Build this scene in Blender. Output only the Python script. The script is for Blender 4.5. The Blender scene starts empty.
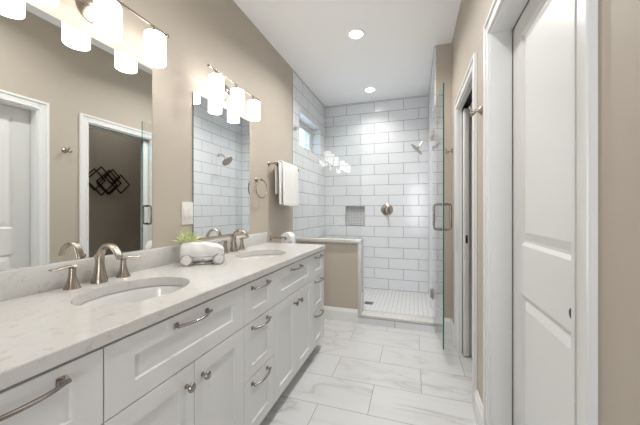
import bpy, bmesh, math, random
from math import pi, sin, cos, radians, sqrt
from mathutils import Vector, Matrix
random.seed(4)
S = bpy.context.scene
C = S.collection

# ------------------------------------------------------------------ camera
CAM_H = 1.2
F_PX = 287.0
cam = bpy.data.objects.new('camera', bpy.data.cameras.new('camera'))
C.objects.link(cam)
cam.location = (0, 0, CAM_H)
cam.rotation_euler = (pi / 2, 0, math.atan(94.0 / F_PX))
cam.data.sensor_width = 36.0
cam.data.lens = F_PX / 640.0 * 36.0
cam.data.shift_y = -2.5 / 640.0
cam.data.clip_start = 0.02
S.camera = cam

# ------------------------------------------------------------------ world, light, exposure
W = bpy.data.worlds.new('daylight')
S.world = W
W.use_nodes = True
bg = W.node_tree.nodes['Background']
bg.inputs[0].default_value = (0.62, 0.78, 1.0, 1)
bg.inputs[1].default_value = 2.6
S.view_settings.view_transform = 'Standard'
S.view_settings.look = 'None'
S.view_settings.gamma = 1.0
S.view_settings.use_curve_mapping = False
S.view_settings.exposure = 0.30

CAN_WATTS = 17
SHOWER_WATTS = 4.6
WALL_FILL_WATTS = 20
WALL_FILL_TILT = 38

SHADE_GLOW = 4.0
BULB_GLOW = 22
REAR_FILL_WATTS = 0.5
MID_FILL_WATTS = 10


def lamp_area(name, loc, size, watts, col=(1, 0.985, 0.965), rot=(0, 0, 0), shape='DISK', spread=pi):
    l = bpy.data.lights.new(name, 'AREA')
    l.shape = shape
    l.size = size
    l.energy = watts
    l.color = col
    l.spread = spread
    o = bpy.data.objects.new(name, l)
    o.location = loc
    o.rotation_euler = rot
    C.objects.link(o)
    return o


# ------------------------------------------------------------------ room numbers (metres)
L = -1.339      # left wall
R = 0.350       # right wall
H = 2.834       # ceiling
YA = 3.066      # where the shower begins
YB = 4.341      # back wall of the shower
XS = 0.196      # right wall of the shower
YN = -1.5       # wall behind the camera
ZC = 0.893      # worktop
XF = -0.7450    # worktop front edge
CF = -0.757     # cabinet fronts


# ------------------------------------------------------------------ materials
def mat(name, col, rough=0.5, metal=0.0, spec=0.5, bump=None, coat=0.0, emis=None, estr=0.0, trans=0.0):
    m = bpy.data.materials.new(name)
    m.use_nodes = True
    n = m.node_tree.nodes
    b = n['Principled BSDF']
    b.inputs['Base Color'].default_value = (*col, 1)
    b.inputs['Roughness'].default_value = rough
    b.inputs['Metallic'].default_value = metal
    b.inputs['Specular IOR Level'].default_value = spec
    b.inputs['Coat Weight'].default_value = coat
    b.inputs['Transmission Weight'].default_value = trans
    if emis:
        b.inputs['Emission Color'].default_value = (*emis, 1)
        b.inputs['Emission Strength'].default_value = estr
    lk = m.node_tree.links
    tc = n.new('ShaderNodeTexCoord')
    nz = n.new('ShaderNodeTexNoise')
    sc, st, dist = bump if bump else (40, 0.03, 0.002)
    nz.inputs['Scale'].default_value = sc
    nz.inputs['Detail'].default_value = 4
    lk.new(tc.outputs['Object'], nz.inputs['Vector'])
    bp = n.new('ShaderNodeBump')
    bp.inputs['Strength'].default_value = st
    bp.inputs['Distance'].default_value = dist
    lk.new(nz.outputs['Fac'], bp.inputs['Height'])
    if st > 0:
        lk.new(bp.outputs['Normal'], b.inputs['Normal'])
    return m


def ramp(nt, stops):
    r = nt.nodes.new('ShaderNodeValToRGB')
    el = r.color_ramp.elements
    el[0].position, el[0].color = stops[0][0], (*stops[0][1], 1)
    el[1].position, el[1].color = stops[-1][0], (*stops[-1][1], 1)
    for p, c in stops[1:-1]:
        e = el.new(p)
        e.color = (*c, 1)
    return r


def axis_vec(nt, ax, ay, ox, oy):
    """2D vector from two world axes with offsets (objects built at world origin)"""
    n, lk = nt.nodes, nt.links
    tc = n.new('ShaderNodeTexCoord')
    sp = n.new('ShaderNodeSeparateXYZ')
    lk.new(tc.outputs['Object'], sp.inputs[0])
    cb = n.new('ShaderNodeCombineXYZ')
    for i, (a, o) in enumerate(((ax, ox), (ay, oy))):
        ad = n.new('ShaderNodeMath')
        ad.operation = 'ADD'
        ad.inputs[1].default_value = o
        lk.new(sp.outputs[a], ad.inputs[0])
        lk.new(ad.outputs[0], cb.inputs[i])
    return cb, tc


def tile_mat(name, ax, ay, ox, oy, w, h, mortar, tile, grout, rough=0.16, bumpd=0.002, vary=0.02, offset=0.5, wob=0.0):
    m = bpy.data.materials.new(name)
    m.use_nodes = True
    nt = m.node_tree
    n, lk = nt.nodes, nt.links
    b = n['Principled BSDF']
    cb, tc = axis_vec(nt, ax, ay, ox, oy)
    br = n.new('ShaderNodeTexBrick')
    br.offset = offset
    br.offset_frequency = 2
    br.squash = 1.0
    br.inputs['Scale'].default_value = 1.0
    br.inputs['Brick Width'].default_value = w
    br.inputs['Row Height'].default_value = h
    br.inputs['Mortar Size'].default_value = mortar
    br.inputs['Mortar Smooth'].default_value = 0.1
    br.inputs['Bias'].default_value = 0
    br.inputs['Color1'].default_value = (*tile, 1)
    br.inputs['Color2'].default_value = (*[c * (1 - vary) for c in tile], 1)
    br.inputs['Mortar'].default_value = (*grout, 1)
    lk.new(cb.outputs[0], br.inputs['Vector'])
    lk.new(br.outputs['Color'], b.inputs['Base Color'])
    mr = n.new('ShaderNodeMapRange')
    mr.inputs['To Min'].default_value = rough
    mr.inputs['To Max'].default_value = 0.8
    lk.new(br.outputs['Fac'], mr.inputs['Value'])
    lk.new(mr.outputs[0], b.inputs['Roughness'])
    iv = n.new('ShaderNodeMath')
    iv.operation = 'SUBTRACT'
    iv.inputs[0].default_value = 1
    lk.new(br.outputs['Fac'], iv.inputs[1])
    bp = n.new('ShaderNodeBump')
    bp.inputs['Distance'].default_value = bumpd
    bp.inputs['Strength'].default_value = 0.6
    lk.new(iv.outputs[0], bp.inputs['Height'])
    if wob:
        nz = n.new('ShaderNodeTexNoise')
        nz.inputs['Scale'].default_value = 9
        lk.new(tc.outputs['Object'], nz.inputs['Vector'])
        b2 = n.new('ShaderNodeBump')
        b2.inputs['Distance'].default_value = wob
        b2.inputs['Strength'].default_value = 0.5
        lk.new(nz.outputs['Fac'], b2.inputs['Height'])
        lk.new(b2.outputs['Normal'], bp.inputs['Normal'])
    lk.new(bp.outputs['Normal'], b.inputs['Normal'])
    return m, br, b, nt, cb, tc


TW, TH = 0.4215, 0.155
GR = (0.16, 0.16, 0.165)
TC_ = (0.76, 0.77, 0.785)
M = {}
M['tile_back'] = tile_mat('white subway tile back', 0, 2, 0.567, -0.025 + TH * 2, TW, TH, 0.0025, TC_, GR, wob=0.004)[0]
M['tile_left'] = tile_mat('white subway tile left', 1, 2, -YB + 0.12 + TW * 20, -0.025 + TH * 2, TW, TH, 0.0025, TC_, GR, wob=0.004)[0]
M['tile_right'] = tile_mat('white subway tile right', 1, 2, -YB + 0.15 + TW * 20, -0.025 + TH * 2, TW, TH, 0.0025, TC_, GR, wob=0.004)[0]
M['tile_curb'] = tile_mat('white curb tile', 0, 2, 0.567 + TW * 4 - 0.17, 0.06, TW, 0.128, 0.002, TC_, GR)[0]
M['mosaic'] = tile_mat('white shower floor mosaic', 0, 1, 5, 5, 0.05, 0.05, 0.0022, (0.70, 0.70, 0.70), (0.42, 0.42, 0.43), rough=0.35, offset=0.0)[0]


def marble_floor():
    T, w, y0, x0 = 0.6108, 0.3035, 2.8986, -0.5644
    m, br, b, nt, cb, tc = tile_mat('marble look floor tile', 0, 1, -x0 + T / 2 + 10 * T, -(y0 - 21 * w), T, w, 0.0022,
                                    (1, 1, 1), (0.27, 0.26, 0.25), rough=0.22, bumpd=0.001, vary=0)
    n, lk = nt.nodes, nt.links
    br2 = n.new('ShaderNodeTexBrick')        # per tile offset of the vein pattern
    br2.offset = 0.5
    br2.inputs['Scale'].default_value = 1
    br2.inputs['Brick Width'].default_value = T
    br2.inputs['Row Height'].default_value = w
    br2.inputs['Mortar Size'].default_value = 0
    br2.inputs['Color1'].default_value = (0, 0, 0, 1)
    br2.inputs['Color2'].default_value = (1, 1, 1, 1)
    lk.new(cb.outputs[0], br2.inputs['Vector'])
    sc = n.new('ShaderNodeVectorMath')
    sc.operation = 'MULTIPLY_ADD'
    sc.inputs[1].default_value = (7, 5, 3)
    lk.new(br2.outputs['Color'], sc.inputs[0])
    lk.new(tc.outputs['Object'], sc.inputs[2])
    mp = n.new('ShaderNodeMapping')
    mp.inputs['Rotation'].default_value = (0, 0, radians(-38))
    mp.inputs['Scale'].default_value = (0.75, 2.6, 1)
    lk.new(sc.outputs[0], mp.inputs['Vector'])
    n1 = n.new('ShaderNodeTexNoise')
    n1.inputs['Scale'].default_value = 1.7
    n1.inputs['Detail'].default_value = 5
    n1.inputs['Distortion'].default_value = 0.8
    lk.new(mp.outputs[0], n1.inputs['Vector'])
    base, soft, vein = (0.60, 0.60, 0.595), (0.55, 0.55, 0.545), (0.46, 0.455, 0.45)
    r1 = ramp(nt, [(0.0, base), (0.43, base), (0.475, soft), (0.50, vein), (0.515, soft), (0.58, base), (1.0, base)])
    lk.new(n1.outputs['Fac'], r1.inputs[0])
    n2 = n.new('ShaderNodeTexNoise')
    n2.inputs['Scale'].default_value = 2.3
    lk.new(sc.outputs[0], n2.inputs['Vector'])
    mk = ramp(nt, [(0.40, (0, 0, 0)), (0.62, (1, 1, 1))])
    lk.new(n2.outputs['Fac'], mk.inputs[0])
    mx = n.new('ShaderNodeMixRGB')
    mx.inputs[1].default_value = (*base, 1)
    lk.new(mk.outputs[0], mx.inputs[0])
    lk.new(r1.outputs[0], mx.inputs[2])
    lk.new(mx.outputs[0], br.inputs['Color1'])
    lk.new(mx.outputs[0], br.inputs['Color2'])
    return m


M['floor'] = marble_floor()


def quartz():
    m = mat('white quartz', (0.72, 0.70, 0.67), rough=0.13, bump=(60, 0.0, 0.001))
    nt = m.node_tree
    n, lk = nt.nodes, nt.links
    tc = n.new('ShaderNodeTexCoord')
    a = n.new('ShaderNodeTexNoise')
    a.inputs['Scale'].default_value = 9
    a.inputs['Detail'].default_value = 6
    a.inputs['Distortion'].default_value = 2.2
    lk.new(tc.outputs['Object'], a.inputs['Vector'])
    r = ramp(nt, [(0.0, (0.55, 0.54, 0.52)), (0.47, (0.60, 0.585, 0.555)), (0.50, (0.48, 0.465, 0.44)), (0.525, (0.60, 0.585, 0.555)), (1.0, (0.60, 0.595, 0.58))])
    lk.new(a.outputs['Fac'], r.inputs[0])
    a2 = n.new('ShaderNodeTexNoise')
    a2.inputs['Scale'].default_value = 26
    lk.new(tc.outputs['Object'], a2.inputs['Vector'])
    k = ramp(nt, [(0.45, (0, 0, 0)), (0.6, (1, 1, 1))])
    lk.new(a2.outputs['Fac'], k.inputs[0])
    mx = n.new('ShaderNodeMixRGB')
    mx.inputs[1].default_value = (0.60, 0.587, 0.56, 1)
    lk.new(k.outputs[0], mx.inputs[0])
    lk.new(r.outputs[0], mx.inputs[2])
    lk.new(mx.outputs[0], n['Principled BSDF'].inputs['Base Color'])
    return m


M['quartz'] = quartz()
M['wall'] = mat('warm taupe wall paint', (0.47, 0.415, 0.345), rough=0.55, bump=(180, 0.08, 0.0006))
M['ceiling'] = mat('white ceiling paint', (0.96, 0.96, 0.955), rough=0.8, bump=(120, 0.08, 0.0008))
M['trim'] = mat('white trim enamel', (0.76, 0.76, 0.745), rough=0.28, bump=(30, 0.0, 0.0005))
M['cab'] = mat('white cabinet lacquer', (0.72, 0.72, 0.71), rough=0.32, bump=(30, 0.0, 0.0005))
M['cabdark'] = mat('cabinet shadow gap', (0.35, 0.33, 0.31), rough=0.6)
M['nickel'] = mat('brushed nickel', (0.41, 0.355, 0.30), rough=0.27, metal=1.0, bump=(90, 0.02, 0.0005))
M['pull'] = mat('satin nickel pulls', (0.33, 0.30, 0.27), rough=0.22, metal=1.0, bump=(90, 0.0, 0.0005))
M['chrome'] = mat('polished nickel', (0.66, 0.64, 0.61), rough=0.12, metal=1.0, bump=(90, 0.0, 0.0005))
M['porcelain'] = mat('white porcelain', (0.74, 0.735, 0.72), rough=0.08, coat=0.3, bump=(20, 0.0, 0.0005))
M['mirror'] = mat('mirror silver', (0.90, 0.92, 0.91), rough=0.0, metal=1.0, bump=(10, 0.0, 0.0001))
M['mirror_edge'] = mat('mirror edge', (0.12, 0.13, 0.13), rough=0.3, metal=0.6)
M['towel'] = mat('white terry cotton', (0.80, 0.79, 0.77), rough=0.95, spec=0.1, bump=(420, 0.9, 0.004))
M['paper'] = mat('white tissue', (0.80, 0.80, 0.79), rough=0.95, spec=0.1, bump=(150, 0.3, 0.002))
M['plate'] = mat('white switch plastic', (0.74, 0.72, 0.68), rough=0.3)
M['black'] = mat('black recess', (0.008, 0.008, 0.008), rough=0.5)
M['art'] = mat('dark bronze metal', (0.045, 0.033, 0.026), rough=0.4, metal=0.7)
M['gasket'] = mat('tile edge trim', (0.45, 0.45, 0.45), rough=0.3, metal=0.8)
M['pot'] = mat('white glazed pot', (0.75, 0.74, 0.72), rough=0.2)
M['soil'] = mat('dark soil', (0.05, 0.035, 0.02), rough=1.0, bump=(90, 0.8, 0.004))


def leaf_mat():
    m = mat('pale green succulent leaf', (0.42, 0.50, 0.20), rough=0.5, bump=(60, 0.1, 0.001))
    nt = m.node_tree
    n, lk = nt.nodes, nt.links
    tc = n.new('ShaderNodeTexCoord')
    a = n.new('ShaderNodeTexNoise')
    a.inputs['Scale'].default_value = 40
    lk.new(tc.outputs['Object'], a.inputs['Vector'])
    r = ramp(nt, [(0.35, (0.36, 0.42, 0.16)), (0.65, (0.66, 0.70, 0.40))])
    lk.new(a.outputs['Fac'], r.inputs[0])
    lk.new(r.outputs[0], n['Principled BSDF'].inputs['Base Color'])
    return m


M['leaf'] = leaf_mat()


def clear_glass(name, tint, refl=1.0):
    m = bpy.data.materials.new(name)
    m.use_nodes = True
    nt = m.node_tree
    n, lk = nt.nodes, nt.links
    n.remove(n['Principled BSDF'])
    out = n['Material Output']
    t = n.new('ShaderNodeBsdfTransparent')
    t.inputs[0].default_value = (*tint, 1)
    g = n.new('ShaderNodeBsdfGlossy')
    g.inputs['Roughness'].default_value = 0.0
    fr = n.new('ShaderNodeFresnel')
    ge = n.new('ShaderNodeNewGeometry')      # same reflectance for both faces of the thin sheet
    ir = n.new('ShaderNodeMapRange')
    ir.inputs['To Min'].default_value = 1.5
    ir.inputs['To Max'].default_value = 1 / 1.5
    lk.new(ge.outputs['Backfacing'], ir.inputs['Value'])
    lk.new(ir.outputs[0], fr.inputs['IOR'])
    mx = n.new('ShaderNodeMixShader')
    lk.new(fr.outputs[0], mx.inputs[0])
    lk.new(t.outputs[0], mx.inputs[1])
    lk.new(g.outputs[0], mx.inputs[2])
    lk.new(mx.outputs[0], out.inputs[0])
    return m


M['glass'] = clear_glass('clear shower glass', (0.98, 0.992, 0.987))
M['glass_edge'] = mat('green glass edge', (0.02, 0.16, 0.12), rough=0.1, bump=(10, 0.0, 0.0001))
M['pane'] = clear_glass('window pane', (0.95, 0.97, 0.96))


def emit_mat(name, col, s):
    m = mat(name, (0.85, 0.83, 0.8), rough=0.4, emis=col, estr=s, bump=(10, 0.0, 0.0001))
    return m


M['shade'] = emit_mat('lit opal glass', (1.0, 0.96, 0.92), SHADE_GLOW)
M['bulb'] = emit_mat('lit bulb', (1.0, 0.96, 0.92), BULB_GLOW)
M['can'] = emit_mat('lit downlight lens', (1.0, 0.96, 0.9), 12.0)


# ------------------------------------------------------------------ mesh helpers
def bx(bm, x0, x1, y0, y1, z0, z1, bev=0.0, seg=2):
    vs = [bm.verts.new(p) for p in ((x0, y0, z0), (x1, y0, z0), (x1, y1, z0), (x0, y1, z0), (x0, y0, z1), (x1, y0, z1), (x1, y1, z1), (x0, y1, z1))]
    fs = [bm.faces.new([vs[i] for i in f]) for f in ((0, 3, 2, 1), (4, 5, 6, 7), (0, 1, 5, 4), (1, 2, 6, 5), (2, 3, 7, 6), (3, 0, 4, 7))]
    if bev > 0:
        es = list({e for f in fs for e in f.edges})
        bmesh.ops.bevel(bm, geom=es, offset=bev, segments=seg, affect='EDGES', profile=0.5)
    return fs


def frame_of(d):
    d = d.normalized()
    up = Vector((0, 0, 1)) if abs(d.z) < 0.9 else Vector((1, 0, 0))
    a = d.cross(up).normalized()
    return a, a.cross(d).normalized()


def tube(bm, pts, rad, n=12, caps=True, squash=None, closed=False):
    """pts list, rad number or list; squash=(a,b) scales the section axes (number or list)"""
    pts = [Vector(p) for p in pts]
    k = len(pts)
    if not hasattr(rad, '__len__'):
        rad = [rad] * k
    rings = []
    pa = None
    for i, p in enumerate(pts):
        if closed:
            d = pts[(i + 1) % k] - pts[i - 1]
        else:
            d = pts[min(i + 1, k - 1)] - pts[max(i - 1, 0)]
        d.normalize()
        if pa is None:
            a, b = frame_of(d)
        else:
            a = (pa - d * pa.dot(d)).normalized()
            b = a.cross(d).normalized()
        pa = a
        sa, sb = squash[i] if squash else (1, 1)
        rings.append([bm.verts.new(p + a * cos(2 * pi * j / n) * rad[i] * sa + b * sin(2 * pi * j / n) * rad[i] * sb) for j in range(n)])
    m = k if closed else k - 1
    for i in range(m):
        r0, r1 = rings[i], rings[(i + 1) % k]
        for j in range(n):
            bm.faces.new((r0[j], r0[(j + 1) % n], r1[(j + 1) % n], r1[j]))
    if caps and not closed:
        bm.faces.new(rings[0][::-1])
        bm.faces.new(rings[-1])
    return rings


def lathe(bm, prof, origin=(0, 0, 0), axis=(0, 0, 1), n=24, cap0=True, cap1=True, sides=None):
    """prof = [(r, h)] along axis"""
    ax = Vector(axis).normalized()
    a, b = frame_of(ax)
    o = Vector(origin)
    rings = []
    for r, h in prof:
        rings.append([bm.verts.new(o + ax * h + (a * cos(2 * pi * j / n) + b * sin(2 * pi * j / n)) * max(r, 1e-4)) for j in range(n)])
    for i in range(len(prof) - 1):
        for j in range(n):
            bm.faces.new((rings[i][j], rings[i][(j + 1) % n], rings[i + 1][(j + 1) % n], rings[i + 1][j]))
    if cap0:
        bm.faces.new(rings[0][::-1])
    if cap1:
        bm.faces.new(rings[-1])
    return rings


def torus(bm, c, R_, r, ax1, ax2, n=36, m=8):
    c, ax1, ax2 = Vector(c), Vector(ax1).normalized(), Vector(ax2).normalized()
    tube(bm, [c + ax1 * cos(2 * pi * i / n) * R_ + ax2 * sin(2 * pi * i / n) * R_ for i in range(n)], r, n=m, closed=True)


def smooth_pts(ctrl, per=6):
    """Catmull-Rom through control points"""
    P_ = [Vector(p) for p in ctrl]
    out = []
    for i in range(len(P_) - 1):
        p0, p1, p2, p3 = P_[max(i - 1, 0)], P_[i], P_[i + 1], P_[min(i + 2, len(P_) - 1)]
        for k in range(per):
            t = k / per
            out.append(0.5 * ((2 * p1) + (p2 - p0) * t + (2 * p0 - 5 * p1 + 4 * p2 - p3) * t * t + (3 * p1 - p0 - 3 * p2 + p3) * t ** 3))
    out.append(P_[-1])
    return out


def lerp_list(vals, per):
    out = []
    for i in range(len(vals) - 1):
        for k in range(per):
            out.append(vals[i] + (vals[i + 1] - vals[i]) * k / per)
    out.append(vals[-1])
    return out


def obj(name, bm, m, parent=None, loc=None, angle=35, solid=0.0, kind=None):
    bmesh.ops.recalc_face_normals(bm, faces=bm.faces)
    me = bpy.data.meshes.new(name)
    bm.to_mesh(me)
    bm.free()
    for p in me.polygons:
        p.use_smooth = True
    me.set_sharp_from_angle(angle=radians(angle))
    o = bpy.data.objects.new(name, me)
    me.materials.append(M[m] if isinstance(m, str) else m)
    C.objects.link(o)
    if parent:
        o.parent = parent
    if loc:
        o.location = loc
    if solid:
        md = o.modifiers.new('thickness', 'SOLIDIFY')
        md.thickness = solid
        md.offset = 0
    if kind:
        o['kind'] = kind
    return o


def thing(name, label, cat, loc=(0, 0, 0), group=None, rotz=0):
    o = bpy.data.objects.new(name, None)
    o.empty_display_size = 0.05
    C.objects.link(o)
    o.location = loc
    o.rotation_euler = (0, 0, rotz)
    o['label'] = label
    o['category'] = cat
    if group:
        o['group'] = group
    return o


def tag(o, label, cat, group=None):
    o['label'] = label
    o['category'] = cat
    if group:
        o['group'] = group
    return o


def struct(name, bm, m, parent=None, **k):
    return obj(name, bm, m, parent, kind=None if parent else 'structure', **k)


def box_struct(name, m, *dims, parent=None, bev=0.0):
    bm = bmesh.new()
    bx(bm, *dims, bev=bev)
    return struct(name, bm, m, parent)


# ------------------------------------------------------------------ ROOM SHELL
T_ = 0.15
box_struct('floor', 'floor', L - T_, 2.0, YN - T_, YA + 0.02, -0.08, 0.0)
box_struct('ceiling', 'ceiling', L - 0.3, 2.0, YN - T_, YB + T_, H, H + 0.1)

# left wall with the painted part and the tiled part (window hole in the tiled part)
box_struct('wall_left', 'wall', L - T_, L, YN - T_, YA, -0.08, H)
WY0, WY1, WZ0, WZ1 = 3.275, 4.115, 1.998, 2.415
bm = bmesh.new()
WT = 0.26
bx(bm, L - WT, L, YA, WY0, -0.08, H)
bx(bm, L - WT, L, WY1, YB + T_, -0.08, H)
bx(bm, L - WT, L, WY0, WY1, -0.08, WZ0)
bx(bm, L - WT, L, WY0, WY1, WZ1, H)
struct('wall_shower_left', bm, 'tile_left')
# right wall, two door openings
D1A, D1B, D2A, D2B, DT = 0.785, 1.566, 1.940, 2.66, 2.055
bm = bmesh.new()
for y0, y1 in ((YN - T_, D1A), (D1B, D2A), (D2B, YB + T_)):
    bx(bm, R, R + T_, y0, y1, -0.08, H)
bx(bm, R, R + T_, D1A, D1B, DT, H)
bx(bm, R, R + T_, D2A, D2B, DT, H)
struct('wall_right', bm, 'wall')
# thick return at the right of the shower, painted face towards the room, tiled inside
box_struct('wall_return', 'wall', XS + 0.012, R, YA, YB, -0.08, H)
box_struct('wall_shower_right', 'tile_right', XS, XS + 0.012, YA, YB, -0.08, H)
# back wall with niche
NX0, NX1, NZ0, NZ1 = -1.0, -0.714, 0.97, 1.252
bm = bmesh.new()
bx(bm, L - T_, NX0, YB, YB + T_, -0.08, H)
bx(bm, NX1, XS + T_, YB, YB + T_, -0.08, H)
bx(bm, NX0, NX1, YB, YB + T_, -0.08, NZ0)
bx(bm, NX0, NX1, YB, YB + T_, NZ1, H)
wf = struct('wall_far', bm, 'tile_back')


def niche_mat():
    m = mat('chevron mosaic', (0.6, 0.6, 0.6), rough=0.3, bump=(30, 0, 0.001))
    nt = m.node_tree
    n, lk = nt.nodes, nt.links
    tc = n.new('ShaderNodeTexCoord')
    mp = n.new('ShaderNodeMapping')
    mp.inputs['Rotation'].default_value = (0, radians(45), 0)
    lk.new(tc.outputs['Object'], mp.inputs['Vector'])
    ck = n.new('ShaderNodeTexChecker')
    ck.inputs['Scale'].default_value = 60
    ck.inputs['Color1'].default_value = (0.80, 0.80, 0.80, 1)
    ck.inputs['Color2'].default_value = (0.42, 0.42, 0.43, 1)
    lk.new(mp.outputs[0], ck.inputs['Vector'])
    lk.new(ck.outputs[0], n['Principled BSDF'].inputs['Base Color'])
    return m


M['niche'] = niche_mat()
bm = bmesh.new()
bx(bm, NX0, NX1, YB + 0.085, YB + T_, NZ0, NZ1)
obj('niche_back', bm, 'niche', wf)
bm = bmesh.new()
e = 0.008
for a in ((NX0 - e, NX0, NZ0 - e, NZ1 + e), (NX1, NX1 + e, NZ0 - e, NZ1 + e), (NX0, NX1, NZ0 - e, NZ0), (NX0, NX1, NZ1, NZ1 + e)):
    bx(bm, a[0], a[1], YB - 0.003, YB + 0.01, a[2], a[3])
obj('niche_trim', bm, 'gasket', wf)
# wall behind the camera and the small room beyond the open pocket door
VX0, VX1, VZ0, VZ1 = -0.10, 0.32, 0.45, 2.50      # invented opening behind the viewer, made for the added fill light
bm = bmesh.new()
bx(bm, L, VX0, YN - T_, YN, -0.08, H)
bx(bm, VX1, R, YN - T_, YN, -0.08, H)
bx(bm, VX0, VX1, YN - T_, YN, -0.08, VZ0)
bx(bm, VX0, VX1, YN - T_, YN, VZ1, H)
struct('wall_near', bm, 'wall')
bm = bmesh.new()
xm = (VX0 + VX1) / 2
for a in ((VX0, VX0 + 0.05, VZ0, VZ1), (VX1 - 0.05, VX1, VZ0, VZ1), (VX0 + 0.05, VX1 - 0.05, VZ0, VZ0 + 0.05), (VX0 + 0.05, VX1 - 0.05, VZ1 - 0.05, VZ1)):
    bx(bm, a[0], a[1], YN - 0.10, YN - 0.05, a[2], a[3], bev=0.003)
struct('fill_frame', bm, 'trim')  # unseen frame added around the fill light
wl = lamp_area('wall_fill', (xm, YN + 0.04, (VZ0 + VZ1) / 2), VX1 - VX0 - 0.1, WALL_FILL_WATTS, col=(0.97, 0.98, 1.0), rot=(radians(90 + WALL_FILL_TILT), 0, 0), shape='RECTANGLE')  # added area fill brightening the room from behind, tilted up at the ceiling
wl.data.size_y = VZ1 - VZ0 - 0.1
bm = bmesh.new()
XW = 1.36
bx(bm, XW, XW + T_, 1.5, 4.1, -0.08, H)
bx(bm, R + T_, XW, 1.5, 1.6, -0.08, H)
bx(bm, R + T_, XW, 4.0, 4.1, -0.08, H)
struct('wall_closet', bm, 'wall')
box_struct('floor_closet', 'floor', R + T_, XW, YA + 0.02, 4.1, -0.08, 0.0)
# slim metal edge where the tile stops on the left wall
box_struct('trim_1', 'gasket', L, L + 0.004, YA - 0.004, YA + 0.002, 0.887, H)
# caulk lines in the shower corners and along the ceiling
bm = bmesh.new()
c = 0.003
bx(bm, L, L + c, YB - c, YB, 0, H)
bx(bm, XS - c, XS, YB - c, YB, 0, H)
bx(bm, L, XS, YB - c, YB, H - c, H)
bx(bm, L, L + c, YA, YB - c, H - c, H)
bx(bm, XS - c, XS, YA, YB - c, H - c, H)
struct('trim_2', bm, 'gasket')

# shower floor, curb, half wall
bm = bmesh.new()
v = [bm.verts.new(p) for p in ((L, YA + 0.02, 0.035), (XS, YA + 0.02, 0.035), (XS, YB, 0.012), (L, YB, 0.012),
                              (L, YA + 0.02, -0.08), (XS, YA + 0.02, -0.08), (XS, YB, -0.08), (L, YB, -0.08))]
for f in ((0, 1, 2, 3), (4, 7, 6, 5), (0, 4, 5, 1), (1, 5, 6, 2), (2, 6, 7, 3), (3, 7, 4, 0)):
    bm.faces.new([v[i] for i in f])
struct('floor_shower', bm, 'mosaic')
bm = bmesh.new()
bx(bm, -0.564, XS, 3.012, 3.165, 0.0, 0.072)
cb_ = struct('trim_curb', bm, 'tile_curb')
bm = bmesh.new()
bx(bm, -0.564, XS, 3.004, 3.175, 0.072, 0.098, bev=0.003)
obj('curb_cap', bm, 'quartz', cb_)

bm = bmesh.new()
bx(bm, L, -0.566, 3.03, 3.15, 0.0, 0.846)
hw = struct('wall_partition', bm, 'wall')
bm = bmesh.new()
bx(bm, L, -0.566, 3.15, 3.162, 0.0, 0.846)
obj('tiled_face', bm, 'tile_back', hw)
bm = bmesh.new()
bx(bm, L, -0.530, 3.008, 3.175, 0.846, 0.884, bev=0.003)
bx(bm, -0.566, -0.532, 3.008, 3.175, 0.098, 0.846, bev=0.002)
obj('stone_cap', bm, 'quartz', hw)


# baseboards: board with an eased moulded top
def baseboard(name, p0, p1, nrm, h=0.14):
    """p0,p1 floor points on the wall; nrm points into the room"""
    prof = [(0, 0), (0.015, 0), (0.015, h - 0.030), (0.011, h - 0.022), (0.010, h - 0.010), (0.006, h), (0, h)]
    bm = bmesh.new()
    r0 = [bm.verts.new((p0[0] + nrm[0] * a, p0[1] + nrm[1] * a, b)) for a, b in prof]
    r1 = [bm.verts.new((p1[0] + nrm[0] * a, p1[1] + nrm[1] * a, b)) for a, b in prof]
    k = len(prof)
    for i in range(k):
        bm.faces.new((r0[i], r0[(i + 1) % k], r1[(i + 1) % k], r1[i]))
    bm.faces.new(r0)
    bm.faces.new(r1[::-1])
    return struct(name, bm, 'trim', angle=20)


CW = 0.066      # casing width
baseboard('baseboard_partition', (L + 0.015, 3.03), (-0.566, 3.03), (0, -1))
baseboard('baseboard_left', (L, 2.41), (L, 3.03), (1, 0))
baseboard('baseboard_right', (R, D1B + CW), (R, D2A - CW), (-1, 0), h=0.155)
baseboard('baseboard_right_end', (R, D2B + CW), (R, YA), (-1, 0))
baseboard('baseboard_return', (XS, YA), (R - 0.015, YA), (0, -1))
baseboard('baseboard_right_near', (R, YN), (R, D1A - CW), (-1, 0), h=0.155)
baseboard('baseboard_closet', (XW, 1.6), (XW, 4.0), (-1, 0))


def casing(name, ya, yb):
    """door casing on the room side of the right wall and the jamb lining"""
    bm = bmesh.new()
    zt = DT + CW
    for (a, b, c_, d) in ((ya - CW, ya + 0.004, 0.0, zt), (yb - 0.004, yb + CW, 0.0, zt)):
        bx(bm, R - 0.012, R, a, b, c_, d)
    bx(bm, R - 0.012, R, ya, yb, DT - 0.004, zt)
    # raised outer band and inner bead
    bx(bm, R - 0.019, R - 0.010, ya - CW, ya - CW + 0.02, 0, zt, bev=0.003)
    bx(bm, R - 0.019, R - 0.010, yb + CW - 0.02, yb + CW, 0, zt, bev=0.003)
    bx(bm, R - 0.019, R - 0.010, ya - CW + 0.02, yb + CW - 0.02, zt - 0.02, zt, bev=0.003)
    bx(bm, R - 0.015, R - 0.010, ya - 0.012, ya + 0.004, 0, DT + 0.012, bev=0.002)
    bx(bm, R - 0.015, R - 0.010, yb - 0.004, yb + 0.012, 0, DT + 0.012, bev=0.002)
    bx(bm, R - 0.015, R - 0.010, ya, yb, DT - 0.004, DT + 0.012, bev=0.002)
    return struct(name, bm, 'trim', angle=20)


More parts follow.
